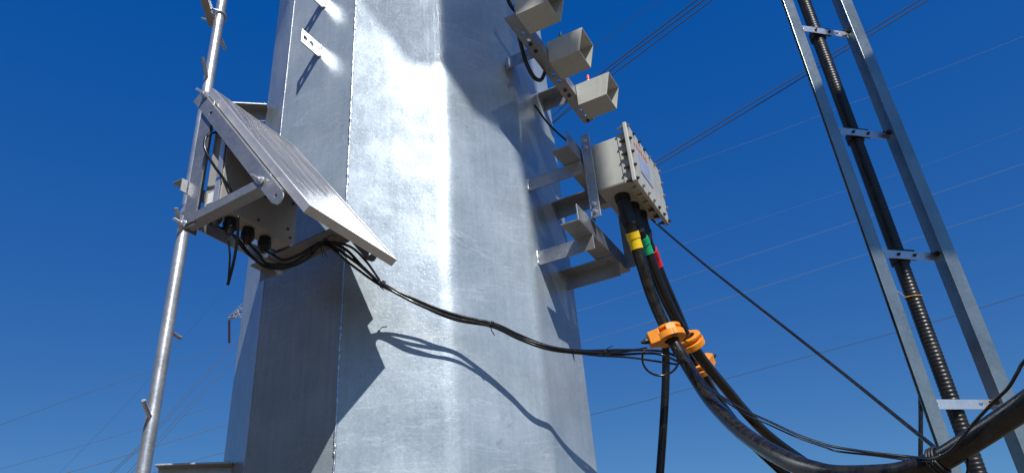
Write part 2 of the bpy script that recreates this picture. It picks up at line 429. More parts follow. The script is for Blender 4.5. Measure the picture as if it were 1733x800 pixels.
# n of the pole surface near those arms
A1 = garm(2.078, 1.507, -.940, -.722, .054)                  # lower frame, upper near arm
A2 = garm(2.272, 1.507, -.945, -.727, .054, inside=-1)
A3 = garm(2.098, 1.212, -.938, -.722, .054)
A4 = garm(2.282, 1.212, -.945, -.722, .060, inside=-1, hf=1, hole=True)
A5 = garm(2.010, 2.050, -.950, -.826, .054)
A6 = garm(2.262, 2.045, -.945, -.826, .060, inside=-1)
for A, tt, zz in ((A1, 2.078, 1.507), (A3, 2.098, 1.212), (A5, 2.010, 2.05)):
    weldmark(A, [G(-.934, tt - .003, zz - .054), G(-.934, tt - .003, zz), G(-.934, tt + .05, zz + .002)])
for A, tt, zz in ((A2, 2.272, 1.507), (A4, 2.282, 1.212), (A6, 2.262, 2.045)):
    weldmark(A, [G(-.936, tt, zz - .006), G(-.936, tt + .05, zz - .006), G(-.936, tt + .05, zz - .054)])
# arms on the left facet that carry the climbing pipe
f0 = facet_n(0)
LADIR = Vector((-.978, -.208, 0)).normalized()
def left_arm(px, py, length, w=.055):
    f0 = LADIR; p = onf(px, py, 0); side = UP.cross(f0).normalized()
    # vertical flange on the near side, horizontal flange on top of it going away
    near = side if side.dot(Vector((0, -1, 0))) > 0 else -side
    bm = angle_bm(p - f0 * .01, f0, length, -UP, w, near, w, .005)
    o = obj('bracket_arm', bm, M_GALV, pole, bevel=.0008)
    weldmark(o, [p - UP * w, p, p + near * w])
    return p, near
left_arm(450, 189, .245)
left_arm(392, 787, .225)
# small lug carrying the cabinet frame
pl = onf(524, 420, 1)
obj('lug', plate_bm(pl, -N, UP, [(-.02, -.030), (.075, -.030), (.075, .022), (-.02, .022)], [circ(.045, 0, .006)], .006), M_GALV2, pole, bevel=.0008)

# ------------------------------------------------------------------ climbing pipe with pegs
PD = Vector((-.461, .8875, 0)).normalized(); PH = 2.75
pipex = PD * PH
pipe = thing('climbing_pipe', Vector((pipex.x, pipex.y, 0)), 'round galvanised climbing pipe with step pegs rising at the left edge', 'pipe')
obj('pipe', tube([Vector((pipex.x, pipex.y, z)) for z in [0, 1, 2, 3, 4, 5, 6]], .0228, 24), M_PIPE, pipe, smooth=True, angle=60)
def peg(px, py, tipx, tipy, toward=0.0, bend=.012):
    a = atp(px, py, Vector((pipex.x, pipex.y, Z0)), Vector((pipex.x, pipex.y, 0)).normalized())
    # point on the pipe at that height
    base = Vector((pipex.x, pipex.y, a.z))
    b = at(tipx, tipy, ray(px, py).y and (Vector((pipex.x, pipex.y, a.z - Z0)).dot(-CAMROT.col[2])) - toward)
    d = (b - base); L_ = d.length; d.normalize()
    path = spline([base, base + d * L_ * .45, base + d * L_ * .85, b + UP * bend * .3 + d * .002], 5)
    o = obj('step_peg', tube(path, .0075, 10), M_PIPE, pipe, smooth=True, angle=60)
    return o
peg(354, 142, 343, 99, .05); peg(372, 52, 381, 84, -.05); peg(318, 402, 298, 354, .05)
peg(290, 556, 305, 572, -.04); peg(262, 712, 243, 679, .06)
# angle clamped on the pipe at the top
ub = thing('pipe_clamp_bracket', at(360, 45, 2.75), 'angle steel bracket held by a u-bolt high on the climbing pipe', 'bracket')
zc = atp(376, 30, Vector((pipex.x, pipex.y, Z0)), PD).z
cpt = Vector((pipex.x, pipex.y, zc))
sd = Vector((PD.y, -PD.x, 0)); bd = Vector((.16, -.987, 0)).normalized()
a0 = cpt - sd * .0245 - bd * .06 + UP * -.02
obj('angle_bar', angle_bm(a0, bd, .62, -sd, .034, UP, .034, .004), M_GALV, ub, bevel=.0006)
ring = [cpt + (sd * math.cos(a) + UP * math.sin(a) * .35 + (-PD) * math.sin(a)) * .028 for a in [R(-100 + 200 * i / 20) for i in range(21)]]
ring = [cpt - sd * .075 + PD * .028 - UP * .010] + ring + [cpt - sd * .075 - PD * .028 + UP * .010]
obj('u_bolt', tube(ring, .0045, 8), M_GALV2, ub, smooth=True)
for s_ in (1, -1): obj('nut', bolt_bm(cpt - sd * .034 + PD * .028 * s_ - UP * .010 * s_, -sd, .007, .006, .030), M_BOLT, ub)

# ------------------------------------------------------------------ solar panel
PHI = .92702; UD = N * math.cos(PHI) - UP * math.sin(PHI); PN = N * math.sin(PHI) + UP * math.cos(PHI)
PA = G(-1.533, 1.150, 1.5528); PW = .357; PL = .715; FT = .024
sp = thing('solar_panel', G(-1.10, 1.33, .97), 'tilted dusty solar panel with pale aluminium frame left of the thick pole', 'solar panel')
bm = bmesh.new(); fw = .011
addbox(bm, PA, UD * PL, T * fw, -PN * FT); addbox(bm, PA + T * (PW - fw), UD * PL, T * fw, -PN * FT)
addbox(bm, PA + T * fw, UD * fw, T * (PW - 2 * fw), -PN * FT); addbox(bm, PA + T * fw + UD * (PL - fw), UD * fw, T * (PW - 2 * fw), -PN * FT)
# inner lip on the back
addbox(bm, PA - PN * (FT - .0015) + T * fw, UD * PL, T * .012, PN * .0015)
fr = obj('frame', bm, M_ALU, sp, bevel=.0008)
bm = bmesh.new(); o = PA - PN * .002 + T * fw + UD * fw; gw = PW - 2 * fw; gl = PL - 2 * fw
vs = [bm.verts.new(o), bm.verts.new(o + UD * gl), bm.verts.new(o + UD * gl + T * gw), bm.verts.new(o + T * gw)]
vb = [bm.verts.new(v.co - PN * .004) for v in vs]
uvl = bm.loops.layers.uv.new('UVMap')
f = bm.faces.new(vs); uvs = {vs[0]: (0, 0), vs[1]: (0, 1), vs[2]: (1, 1), vs[3]: (1, 0)}
for l in f.loops: l[uvl].uv = uvs[l.vert]
bm.faces.new(vb[::-1])
for i in range(4): bm.faces.new((vs[i], vb[i], vb[(i + 1) % 4], vs[(i + 1) % 4]))
obj('glass', bm, M_PANEL, sp)
obj('junction_cover', box(PA + UD * .1 + T * .13 - PN * .022, UD * .09, T * .1, PN * .016), M_RUB, sp, bevel=.002)

# ------------------------------------------------------------------ triangular panel bracket
br = thing('panel_bracket', G(-1.54, 1.14, 1.04), 'triangular angle steel bracket holding the tilted solar panel', 'bracket')
def tri(t, s):
    up = 1 if s > 0 else -1
    # upright: flange facing the viewer (plane t) and flange along t
    zb = 1.058 if s > 0 else 1.100; u = obj('upright', angle_bm(G(-1.553, t, zb), UP, 1.485 - zb, N, .048, T * s, .046, .004), M_GALV, br, bevel=.0008)
    hd = (N * .356 + UP * .030).normalized()
    h = obj('arm', angle_bm(G(-1.548, t - .0045, 1.064), hd, .315, UP, .028, T, .036, .004) if s > 0 else
            angle_bm(G(-1.625, t, 1.102), hd, .355, -UP, .040, -T, .046, .004), M_GALV, br, bevel=.0008)
    # sloping rail under the panel frame with rounded foot
    o = G(-1.533, t - .009 * s, 1.5528) - PN * (FT + .003); back = -PN
    outl = [(0, 0), (.62, 0)] + [(.62 + .024 * math.sin(a), .024 - .024 * math.cos(a)) for a in [math.pi / 2 * i / 6 for i in range(1, 7)]] + [(.64, .032)] + [(.62, .040), (0, .040)]
    r_ = obj('rail', plate_bm(o, UD, back, outl, [circ(.12, .020, .006), circ(.612, .020, .0055)], .004) if UD.cross(back).dot(T) > 0 else
             plate_bm(o + T * .004, UD, back, outl, [circ(.12, .020, .006), circ(.612, .020, .0055)], .004), M_GALV, br, bevel=.0008)
    ft = obj('rail_flange', box(o + T * .0045, UD * .60, T * .034, back * .004), M_GALV, r_, bevel=.0006)
    d = -T
    for q in (G(-1.530, t - .014, 1.508), G(-1.256, t - .014, 1.098), G(-1.530, t - .014, 1.062)):
        obj('bolt', bolt_bm(q, d, .008, .008, .024), M_GALV2, br)
tri(1.140, 1); tri(1.500, -1)
bars = [(-1.60, 1.150), (-1.60, 1.33)]
obj('cross_bar', angle_bm(G(-1.585, 1.200, 1.150), T, .305, -UP, .045, -N, .045, .004), M_GALV, br, bevel=.0008)
obj('cross_bar', angle_bm(G(-1.556, 1.118, 1.215), T, .37, -UP, .04, -N, .04, .004), M_GALV, br, bevel=.0008)
# strap holding the bracket to the climbing pipe
obj('strap', box(G(-1.585, 1.15, 1.125), N * .03, T * .03, UP * .028), M_GALV2, br, bevel=.001)

# ------------------------------------------------------------------ grey control cabinet
cb = thing('control_cabinet', G(-1.47, 1.31, 1.11), 'small grey control cabinet hanging under the solar panel', 'cabinet')
cn0, cn1, ct0, ct1, cz0, cz1 = -1.515, -1.450, 1.165, 1.452, 1.112, 1.395
obj('body', box(G(cn0, ct0 + .004, cz0 + .003), N * (cn1 - cn0 - .002), T * (ct1 - ct0 - .008), UP * (cz1 - cz0 - .006)), M_CAB, cb, bevel=.003)
obj('front_plate', box(G(cn1, ct0, cz0), N * .003, T * (ct1 - ct0), UP * (cz1 - cz0)), M_CAB, cb, bevel=.0008)
for tt, zz in ((ct1 - .018, cz0 + .02), (ct1 - .018, cz0 + .14), (ct1 - .018, cz1 - .02), (ct0 + .14, cz0 + .02), (ct0 + .02, cz0 + .02), (ct1 - .03, cz0 + .045)):
    bm = bmesh.new(); addcyl(bm, G(cn1 + .003, tt, zz), G(cn1 + .0055, tt, zz), .0042, seg=12); obj('screw', bm, M_DBOLT, cb)
bm = bmesh.new()
for i in range(4):
    for j in range(2):
        addbox(bm, G(cn1 + .0031, ct0 + .11 + i * .021 + j * .004, cz0 + .105 + j * .022), N * .0006, T * random.uniform(.008, .014), UP * .009)
obj('printed_marks', bm, M_PRINT, cb)
bm = bmesh.new()
for i in range(4): addcyl(bm, G(cn1 + .003, ct0 + .055 + i * .011, cz0 + .225 - (i % 2) * .01), G(cn1 + .005, ct0 + .055 + i * .011, cz0 + .225 - (i % 2) * .01), .004, seg=10)
obj('green_lights', bm, M_LED, cb)
obj('side_strip', box(G(cn1 - .02, ct0 - .006, cz0 + .01), N * .018, T * .004, UP * (cz1 - cz0 - .02)), M_GALV2, cb, bevel=.0006)
GL = [1.185, 1.238, 1.305, 1.370]
for i, tt in enumerate(GL):
    p = G(cn0 + .032, tt, cz0); g_ = bmesh.new()
    addcyl(g_, p + UP * .002, p - UP * .012, .017, .017, 20); addcyl(g_, p - UP * .012, p - UP * .030, .0200, .019, 12)
    addcyl(g_, p - UP * .030, p - UP * .046, .017, .010, 16)
    obj('cable_gland', g_, M_RUB, cb, smooth=True, angle=35)
# small white tag inside
obj('rating_tag', box(G(cn1 - .05, ct0 + .0015, cz0 + .02), N * .03, -T * .0012, UP * .035), M_WHITE, cb)

# white plate; its colour stands in for the sunlit end of a bracket arm
wp = atp(357, 218, G(0, 1.36, 0), T)
obj('painted_lit_end', box(wp, N * .045, T * .003, UP * .05), M_WHITE, br, bevel=.001)

# ------------------------------------------------------------------ right hand frame: bars that carry the boxes
ubar = thing('upper_mounting_bar', G(-.79, 2.1, 1.99), 'long slotted angle bar carrying the three beige hooded boxes', 'mounting bar')
hs = [(s + ds, .024, .020, .015) for s in (.10, .37, .63) for ds in (0, .045)]
obj('bar', angle_bm(G(-.818 + .038, 1.775, 1.997), T, .730, -N, .050, UP, .048, .005, holes_a=hs), M_GALV, ubar, bevel=.0008)
for s in (.145, .19, .46, .50, .70):
    bm = bmesh.new(); q = G(-.818 + .038 - .026, 1.775 + s + .02, 1.997)
    addhex(bm, q - UP * .005, UP, .0085, .004); obj('bolt', bm, M_DBOLT, ubar)
lbar = thing('lower_mounting_bar', G(-.75, 2.2, 1.20), 'lower angle bar on the arms under the large junction box', 'mounting bar')
obj('bar', angle_bm(G(-.722, 1.980, 1.212), T, .470, -N, .066, UP, .062, .005, holes_a=[(.19, .032, .028, .012), (.31, .03, .02, .012)]), M_GALV, lbar, bevel=.0008)
mbar = thing('middle_mounting_bar', G(-.75, 2.2, 1.51), 'short angle bar behind the large junction box', 'mounting bar')
obj('bar', angle_bm(G(-.722, 1.975, 1.5085), T, .475, -N, .066, UP, .062, .005, holes_a=[(.34, .03, .02, .012)]), M_GALV, mbar, bevel=.0008)

# ------------------------------------------------------------------ junction box
jb = thing('junction_box', G(-.63, 2.3, 1.385), 'large beige junction box with bolted lid and three black cable glands', 'junction box')
jn0, jn1, jt0, jt1, jz0, jz1 = -.692, -.575, 2.122, 2.425, 1.385, 1.585
obj('body', box(G(jn0, jt0, jz0), N * (jn1 - jn0), T * (jt1 - jt0), UP * (jz1 - jz0)), M_BEIGE, jb, bevel=.006)
fl_t0, fl_t1, fl_z0, fl_z1 = 2.093, 2.468, 1.363, 1.612
lid = obj('lid', box(G(-.553, fl_t0, fl_z0), N * .014, T * (fl_t1 - fl_t0), UP * (fl_z1 - fl_z0)), M_BEIGE, jb, bevel=.0025)
obj('flange', box(G(jn1 - .012, jt0 - .004, jz0 - .004), N * .030, T * (jt1 - jt0 + .008), UP * (jz1 - jz0 + .008)), M_BEIGE, jb, bevel=.001)
def lidbolt(t, z):
    bm = bmesh.new(); p = G(-.539, t, z)
    addcyl(bm, p, p + N * .0015, .0072, seg=12); addhex(bm, p + N * .0015, N, .0058, .005); addcyl(bm, p + N * .0065, p + N * .010, .0032, seg=8)
    q = G(-.553, t, z); addcyl(bm, q, q - N * .004, .009, seg=12); addhex(bm, q - N * .004, -N, .0075, .007); addcyl(bm, q - N * .012, q - N * .024, .0045, seg=8)
    obj('lid_bolt', bm, M_DBOLT if random.random() < .4 else M_BOLT, lid)
ins = .012
for i in range(7):
    t_ = fl_t0 + ins + (fl_t1 - fl_t0 - 2 * ins) * i / 6; lidbolt(t_, fl_z0 + ins); lidbolt(t_, fl_z1 - ins)
for i in range(1, 4):
    z_ = fl_z0 + ins + (fl_z1 - fl_z0 - 2 * ins) * i / 4; lidbolt(fl_t0 + ins, z_); lidbolt(fl_t1 - ins, z_)
# sticker: red lettering strokes above a pale picture
stk = obj('warning_label', box(G(-.5388, 2.175, 1.445), N * .0006, T * .135, UP * .085), M_SIGNB, jb)
bm = bmesh.new(); t_ = 2.150
for q in range(6):
    w_ = .015
    for k in range(2 + q % 2): addbox(bm, G(-.5388, t_ + random.uniform(0, .002), 1.546 + k * .008), N * .0008, T * w_, UP * .0022)
    addbox(bm, G(-.5386, t_ + w_ * random.uniform(.2, .7), 1.544), N * .0008, T * .0026, UP * .020); t_ += .025
obj('red_lettering', bm, M_SIGNR, stk)
bm = bmesh.new(); addbox(bm, G(-.5386, 2.175, 1.441), N * .001, T * .135, UP * .003); obj('label_line', bm, M_PRINT, stk)
# glands on the underside
GP = [(-.628, 2.200), (-.622, 2.280), (-.618, 2.352)]
for gi, (n_, t_) in enumerate(GP):
    p = G(n_, t_, jz0); d = Vector((.10, .10, -1)).normalized(); bm = bmesh.new()
    addcyl(bm, p + UP * .004, p + d * .020, .028, .028, 24); addcyl(bm, p + d * .020, p + d * .075, .0245, .0245, 24)
    addcyl(bm, p + d * .075, p + d * .098, .028, .026, 12); addcyl(bm, p + d * .098, p + d * .118, .0245, .0222, 24)
    obj('cable_gland', bm, M_RUB, jb, smooth=True, angle=35)
# straps on the back, near and far
def strap(t, zlo, zhi, name='strap'):
    # channel: web facing the viewer's left (-T), flanges along N
    return obj(name, angle_bm(G(-.716, t, zlo), UP, zhi - zlo, T, .030, N, .036, .004), M_GALV, jb, bevel=.0008)
strap(2.090, 1.268, 1.618); strap(2.405, 1.205, 1.60)
for z in (1.29, 1.32, 1.56, 1.59): obj('bolt', bolt_bm(G(-.698, 2.090, z), -T, .0055, .005, .012), M_GALV2, jb)
for z in (1.288, 1.25, 1.585): obj('bolt', bolt_bm(G(-.730, 2.10, z), -N, .008, .008, .018), M_GALV2, jb)
for z in (1.30, 1.55): obj('bolt', bolt_bm(G(-.708, 2.13 - .02, z), N, .006, .005, .010), M_BOLT, jb)

# ------------------------------------------------------------------ three hooded boxes
def hood(loc_t):
    h = thing('hooded_box', G(-.73, loc_t, 1.945), 'lowest beige hooded box with a red tipped fitting, at the bar end', 'hooded box', 'beige hooded boxes in a row on the slotted bar')
    t0, t1 = loc_t, loc_t + .115; z0, z1 = 1.945, 2.052; nb = -.778; nt_, nl = -.627, -.652; th = .004
    bm = bmesh.new()
    # shell: sides are slightly raked at the mouth (longer on top)
    def side(t):
        v = [G(nb, t, z0), G(nl, t, z0), G(nt_, t, z1), G(nb, t, z1)]; w = [p + T * th for p in v]
        a = [bm.verts.new(p) for p in v]; b = [bm.verts.new(p) for p in w]
        bm.faces.new(a[::-1]); bm.faces.new(b)
        for i in range(4): bm.faces.new((a[i], a[(i + 1) % 4], b[(i + 1) % 4], b[i]))
    side(t0); side(t1 - th)
    addbox(bm, G(nb, t0 + th, z0), N * (nl - nb), T * (t1 - t0 - 2 * th), UP * th)
    addbox(bm, G(nb, t0 + th, z1 - th), N * (nt_ - nb), T * (t1 - t0 - 2 * th), UP * th)
    addbox(bm, G(nb, t0 + th, z0 + th), N * th, T * (t1 - t0 - 2 * th), UP * (z1 - z0 - 2 * th))
    obj('shell', bm, M_BEIGE, h, bevel=.0007)
    obj('inner_plate', box(G(nl - .052, t0 + th, z0 + th), N * .004, T * (t1 - t0 - 2 * th), UP * (z1 - z0 - 2 * th)), M_BEIGE, h)
    bm = bmesh.new(); addbox(bm, G(nb + .028, t0 + .030, z1), N * .045, T * .03, UP * .006)
    ft_ = obj('fitting', bm, M_BOLT, h, bevel=.001)
    bm = bmesh.new(); q = G(nb + .045, t0 + .045, z1 + .006); addcyl(bm, q, q + UP * .022, .0055, seg=12); addcyl(bm, q + UP * .022, q + UP * .036, .0075, .0055, 12); obj('stem', bm, M_WHITE, ft_, smooth=True, angle=40)
    bm = bmesh.new(); addcyl(bm, q + UP * .036, q + UP * .056, .0078, .0070, 12); obj('cap', bm, M_RED, ft_, smooth=True, angle=40)
    return h
h3 = hood(2.312)
h2 = dup(h3, T * -.272 + UP * .020); h2['label'] = 'middle beige hooded box, half in shade, between two others'
h1 = dup(h3, T * -.545 + UP * .036); h1['label'] = 'topmost beige hooded box, fully shaded, cut by the top edge'
capb = [c for f in h2.children if f.name.startswith('fitting') for c in f.children if c.name.startswith('cap')][0]
capb.data = capb.data.copy(); capb.data.materials[0] = plain('blue_green_cap', (.03, .18, .22), .4); capb['label'] = 'dark blue cap'

# ------------------------------------------------------------------ heavy cables
def px_path(lst): return spline([at(*q) for q in lst], 12)
def cable(name, pts, r, mat, label, cat='cable', group=None, seg=16, rf=None):
    o = obj(name, tube(pts, r, seg, rf), mat, smooth=True, angle=70); return tag(o, label, cat, group)
def sleeve(par, pts, i0, i1, r, mat):
    bm = bmesh.new(); seg_ = pts[i0:i1 + 1]; n = len(seg_)
    addtube(bm, seg_, r, 20, lambda i, p: r + (.0016 if i < n * .45 else 0.0)); o = obj('colour_sleeve', bm, mat, par, smooth=True, angle=40)
    return o
D = Vector((.10, .10, -1)).normalized()
def tip(i): n_, t_ = GP[i]; return G(n_, t_, jz0) + D * .10
def near(pts, px, py):
    r_ = ray(px, py).normalized(); c = Vector((0, 0, Z0)); return min(range(len(pts)), key=lambda i: ((pts[i] - c).normalized() - r_).length)
RC = .0205
c1 = spline([tip(0)] + [at(*q) for q in ((1074, 408, 2.60), (1087, 450, 2.58), (1103, 500, 2.56), (1127, 555, 2.52), (1148, 592, 2.46), (1170, 629, 2.36), (1200, 674, 2.2), (1230, 707, 2.04), (1260, 734, 1.9), (1290, 755, 1.78), (1320, 772, 1.68), (1350, 786, 1.6), (1380, 796, 1.54), (1420, 804, 1.48), (1500, 803, 1.40), (1545, 795, 1.36), (1590, 779, 1.33), (1650, 742, 1.28), (1733, 687, 1.20), (1830, 615, 1.12), (1950, 520, 1.05), (2100, 400, 1.0))], 14)
k1 = cable('power_cable', c1, RC, M_DUSTY, 'thick dusty black cable sweeping to the lower right edge, yellow sleeve on top', group='thick black cables from the junction box')
c2 = spline([tip(1)] + [at(*q) for q in ((1092, 418, 2.68), (1106, 455, 2.68), (1124, 500, 2.68), (1148, 548, 2.70), (1173, 587, 2.74), (1200, 623, 2.8), (1230, 659, 2.88), (1260, 695, 2.96), (1290, 727, 3.04), (1320, 752, 3.1), (1350, 773, 3.15), (1390, 800, 3.2), (1450, 840, 3.2), (1490, 880, 3.1))], 14)
k2 = cable('power_cable', c2, RC, M_BLACK, 'glossy black thick cable with green sleeve, in the middle of three', group='thick black cables from the junction box')
c3 = spline([tip(2)] + [at(*q) for q in ((1108, 440, 2.78), (1126, 485, 2.80), (1150, 540, 2.84), (1172, 595, 2.9), (1190, 635, 2.96), (1212, 672, 3.0), (1240, 710, 3.02), (1272, 748, 3.0), (1332, 805, 2.96), (1400, 880, 2.9))], 14)
k3 = cable('power_cable', c3, RC, M_BLACK, 'black thick cable with red sleeve, farthest of three under the box', group='thick black cables from the junction box')
def slv(k, pts, a, b, mat):
    i0 = near(pts, *a); i1 = near(pts, *b)
    if i1 <= i0 + 1: i1 = i0 + 3
    P = [pts[i0].lerp(pts[i1], t / 12) for t in range(13)]
    # follow the cable itself
    P = [pts[i] for i in range(i0, i1 + 1)]
    fine = []
    for A, B in zip(P, P[1:]):
        for q in range(3): fine.append(A.lerp(B, q / 3))
    fine.append(P[-1]); bm = bmesh.new(); n = len(fine)
    addtube(bm, fine, RC, 20, lambda i, p: RC + (.0042 if i < n * .42 else .0022)); o = obj('colour_sleeve', bm, mat, k, smooth=True, angle=35)
    return o
slv(k1, c1, (1070, 393), (1079, 421), M_YEL); slv(k2, c2, (1086, 402), (1096, 430), M_GRN); slv(k3, c3, (1102, 423), (1113, 452), M_RED)
c4 = spline([at(*q) for q in ((1076, 392, 2.80), (1093, 450, 2.84), (1110, 508, 2.92), (1122, 556, 3.0), (1127, 602, 3.05), (1126, 660, 3.0), (1122, 730, 2.94), (1117, 800, 2.88), (1110, 900, 2.8))], 10)
c4.append(Vector((c4[-1].x, c4[-1].y, .2)))
cable('down_cable', c4, .0165, M_BLACK, 'slightly thinner black cable dropping straight down behind the orange clamps')

# ------------------------------------------------------------------ orange sensor clamps
def clamp(center, axis, outdir, label, first):
    """ring sensor: axis along the cable, block towards outdir"""
    a = axis.normalized(); u = (outdir - a * outdir.dot(a)).normalized(); v = a.cross(u).normalized()
    h = thing('sensor_clamp', center, label, 'sensor clamp', 'orange clamp-on current sensors')
    def P(x, y, z): return center + u * x + v * y + a * z
    def ringbm(ri, ro, z0, z1, a0, a1, seg=36, squash=1.0):
        bm = bmesh.new(); full = a1 - a0 >= 359.9; n = seg
        angs = [R(a0 + (a1 - a0) * i / n) for i in range(n if full else n + 1)]; rows = []
        for g in angs:
            ca, sa = math.cos(g), math.sin(g)
            rows.append([bm.verts.new(P(ro * ca, ro * sa * squash, z0)), bm.verts.new(P(ro * ca, ro * sa * squash, z1)), bm.verts.new(P(ri * ca, ri * sa, z1)), bm.verts.new(P(ri * ca, ri * sa, z0))])
        m = len(rows)
        for i in range(m if full else m - 1):
            A, B = rows[i], rows[(i + 1) % m]
            for j in range(4): bm.faces.new((A[j], B[j], B[(j + 1) % 4], A[(j + 1) % 4]))
        if not full: bm.faces.new(rows[0][::-1]); bm.faces.new(rows[-1])
        return bm
    ri, ro = .0240, .052
    obj('lower_half', ringbm(ri, ro, -.020, .004, 92, 268), M_ORANGE, h, smooth=True, bevel=.0018, angle=40)
    obj('upper_half', ringbm(ri, ro, -.020, .004, -88, 88), M_ORANGE, h, smooth=True, bevel=.0018, angle=40)
    obj('top_rib', ringbm(ri + .004, ro - .004, .016, .026, 0, 360), M_ORANGE, h, smooth=True, bevel=.0015, angle=40)
    obj('core', ringbm(ri + .002, ro - .016, .004, .016, 0, 360), M_ORANGE, h, smooth=True, angle=40)
    # ears that carry the closing screws
    for s in (1, -1):
        e = obj('ear', box(P(-.018, s * (ro - .012) - .009, -.020), u * .036, v * .018, a * .042), M_ORANGE, h, bevel=.003)
        bm = bmesh.new(); addcyl(bm, P(0, s * (ro - .003), -.0205), P(0, s * (ro - .003), -.0225), .0055, seg=14); obj('screw', bm, M_DBOLT, e)
    # wedge housing with the signal socket
    hb = bmesh.new(); vs = []
    for z in (-.022, .024):
        for x, y in ((ro - .014, -.030), (ro + .024, -.017), (ro + .024, .017), (ro - .014, .030)): vs.append(hb.verts.new(P(x, y, z)))
    for q in ((3, 2, 1, 0), (4, 5, 6, 7), (0, 1, 5, 4), (1, 2, 6, 5), (2, 3, 7, 6), (3, 0, 4, 7)): hb.faces.new([vs[i] for i in q])
    obj('housing', hb, M_ORANGE, h, bevel=.003)
    bm = bmesh.new(); addcyl(bm, P(ro + .024, 0, 0), P(ro + .036, 0, 0), .010, .010, 14); addcyl(bm, P(ro + .036, 0, 0), P(ro + .050, 0, 0), .0085, .005, 12); obj('socket', bm, M_RUB, h, smooth=True, angle=35)
    obj('bushing', ringbm(RC + .0006, ri - .0003, -.017, .02, 0, 360), M_RUB, h, smooth=True, angle=40)
    obj('side_label', box(P(ro - .010, -.028, -.0232), u * .012, v * .012, a * .0008), M_WHITE, h)
    return h
def on_cable(pts, px, py):
    i = near(pts, px, py); return pts[i], (pts[max(i - 2, 0)] - pts[min(i + 2, len(pts) - 1)]).normalized()
left = -(CAMROT @ Vector((1, 0, 0)))
p_, a_ = on_cable(c1, 1134, 568); clamp(p_, a_.lerp(UP, .30), left + Vector((0, 0, -.25)), 'large orange sensor clamp on the front cable, wires plugged in at left', True)
p_, a_ = on_cable(c2, 1168, 578); clamp(p_, a_.lerp(UP, .30), Vector((.25, 1, .1)), 'orange sensor clamp on the middle cable, right behind the largest one', False)
p_, a_ = on_cable(c3, 1186, 622); clamp(p_, a_.lerp(UP, .30), -left + Vector((0, .6, .2)), 'lowest orange sensor clamp, mostly hidden behind two black cables', False)
socket1 = at(1097, 588, 2.50)

# ------------------------------------------------------------------ thin sensor cables from cabinet to the clamps
def strand(lst, r, label, group='thin black sensor cables slung across the pole', nm='sensor_cable'):
    o = obj(nm, tube(px_path(lst), r, 8), M_BLACK, smooth=True); return tag(o, label, 'cable', group)
GB = [G(cn0 + .032, t, cz0 - .04) for t in GL]
def pxz(p):
    c = CAMROT.transposed() @ (p - Vector((0, 0, Z0))); return (866.5 - FPX * c.x / c.z, 400 + FPX * c.y / c.z, -c.z)
g0, g1, g2, g3 = [pxz(p) for p in GB]
S1 = [(g3[0], g3[1], g3[2]), (463, 432, 2.11), (480, 440, 2.10), (508, 430, 2.09), (548, 409, 2.09), (585, 422, 2.11), (615, 452, 2.14), (647, 479, 2.175), (700, 505, 2.17), (760, 529, 2.17), (832, 548, 2.176), (880, 571, 2.178), (940, 589, 2.178), (1000, 596, 2.24), (1050, 595, 2.35), (1094, 589, 2.50)]
S2 = [(g2[0], g2[1], g2[2]), (438, 430, 2.10), (452, 446, 2.09), (490, 446, 2.08), (520, 430, 2.08), (550, 412, 2.08), (600, 442, 2.12), (647, 481, 2.17), (702, 512, 2.155), (765, 537, 2.155), (832, 552, 2.17), (880, 574, 2.176), (930, 591, 2.174), (990, 598, 2.23), (1040, 600, 2.34), (1110, 598, 2.46), (1150, 612, 2.42)]
S3 = [(g1[0], g1[1], g1[2]), (405, 408, 2.10), (428, 436, 2.09), (455, 454, 2.08), (495, 450, 2.07), (525, 434, 2.07), (551, 415, 2.07), (598, 450, 2.13), (647, 484, 2.18), (705, 509, 2.185), (760, 533, 2.175), (832, 546, 2.18), (878, 566, 2.182), (930, 586, 2.18), (985, 593, 2.23), (1050, 592, 2.35), (1120, 594, 2.47), (1158, 610, 2.44)]
S4 = [(g0[0], g0[1], g0[2]), (392, 398, 2.10), (420, 430, 2.09), (450, 450, 2.085), (488, 452, 2.08), (520, 438, 2.08), (549, 411, 2.085), (590, 416, 2.05), (618, 440, 2.05), (640, 470, 2.12), (650, 483, 2.17), (710, 516, 2.16), (770, 541, 2.155), (834, 553, 2.175), (885, 575, 2.18), (935, 588, 2.183), (1000, 600, 2.24), (1060, 604, 2.36), (1098, 609, 2.47), (1145, 616, 2.44)]
strand(S1, .0045, 'thin black cable from the cabinet, ending at the orange clamp socket')
strand(S2, .0042, 'thin black cable looping low under the cabinet, second of the slung bundle')
strand(S3, .0042, 'thin black cable hanging deepest under the cabinet in the slung bundle')
strand(S4, .0036, 'thin black cable bowing out on its own just right of the panel corner')
# coil of spare cable under the clamps
ctr = (1118, 606)
loop = [(ctr[0] + 31 * math.cos(R(a)), ctr[1] + 29 * math.sin(R(a)), 2.40 - .01 * math.sin(R(a))) for a in range(205, -50, -15)]
strand([(1094, 590, 2.49)] + loop + [(1160, 616, 2.42)], .0036, 'small loop of spare black cable below the largest orange clamp', nm='spare_cable_loop')
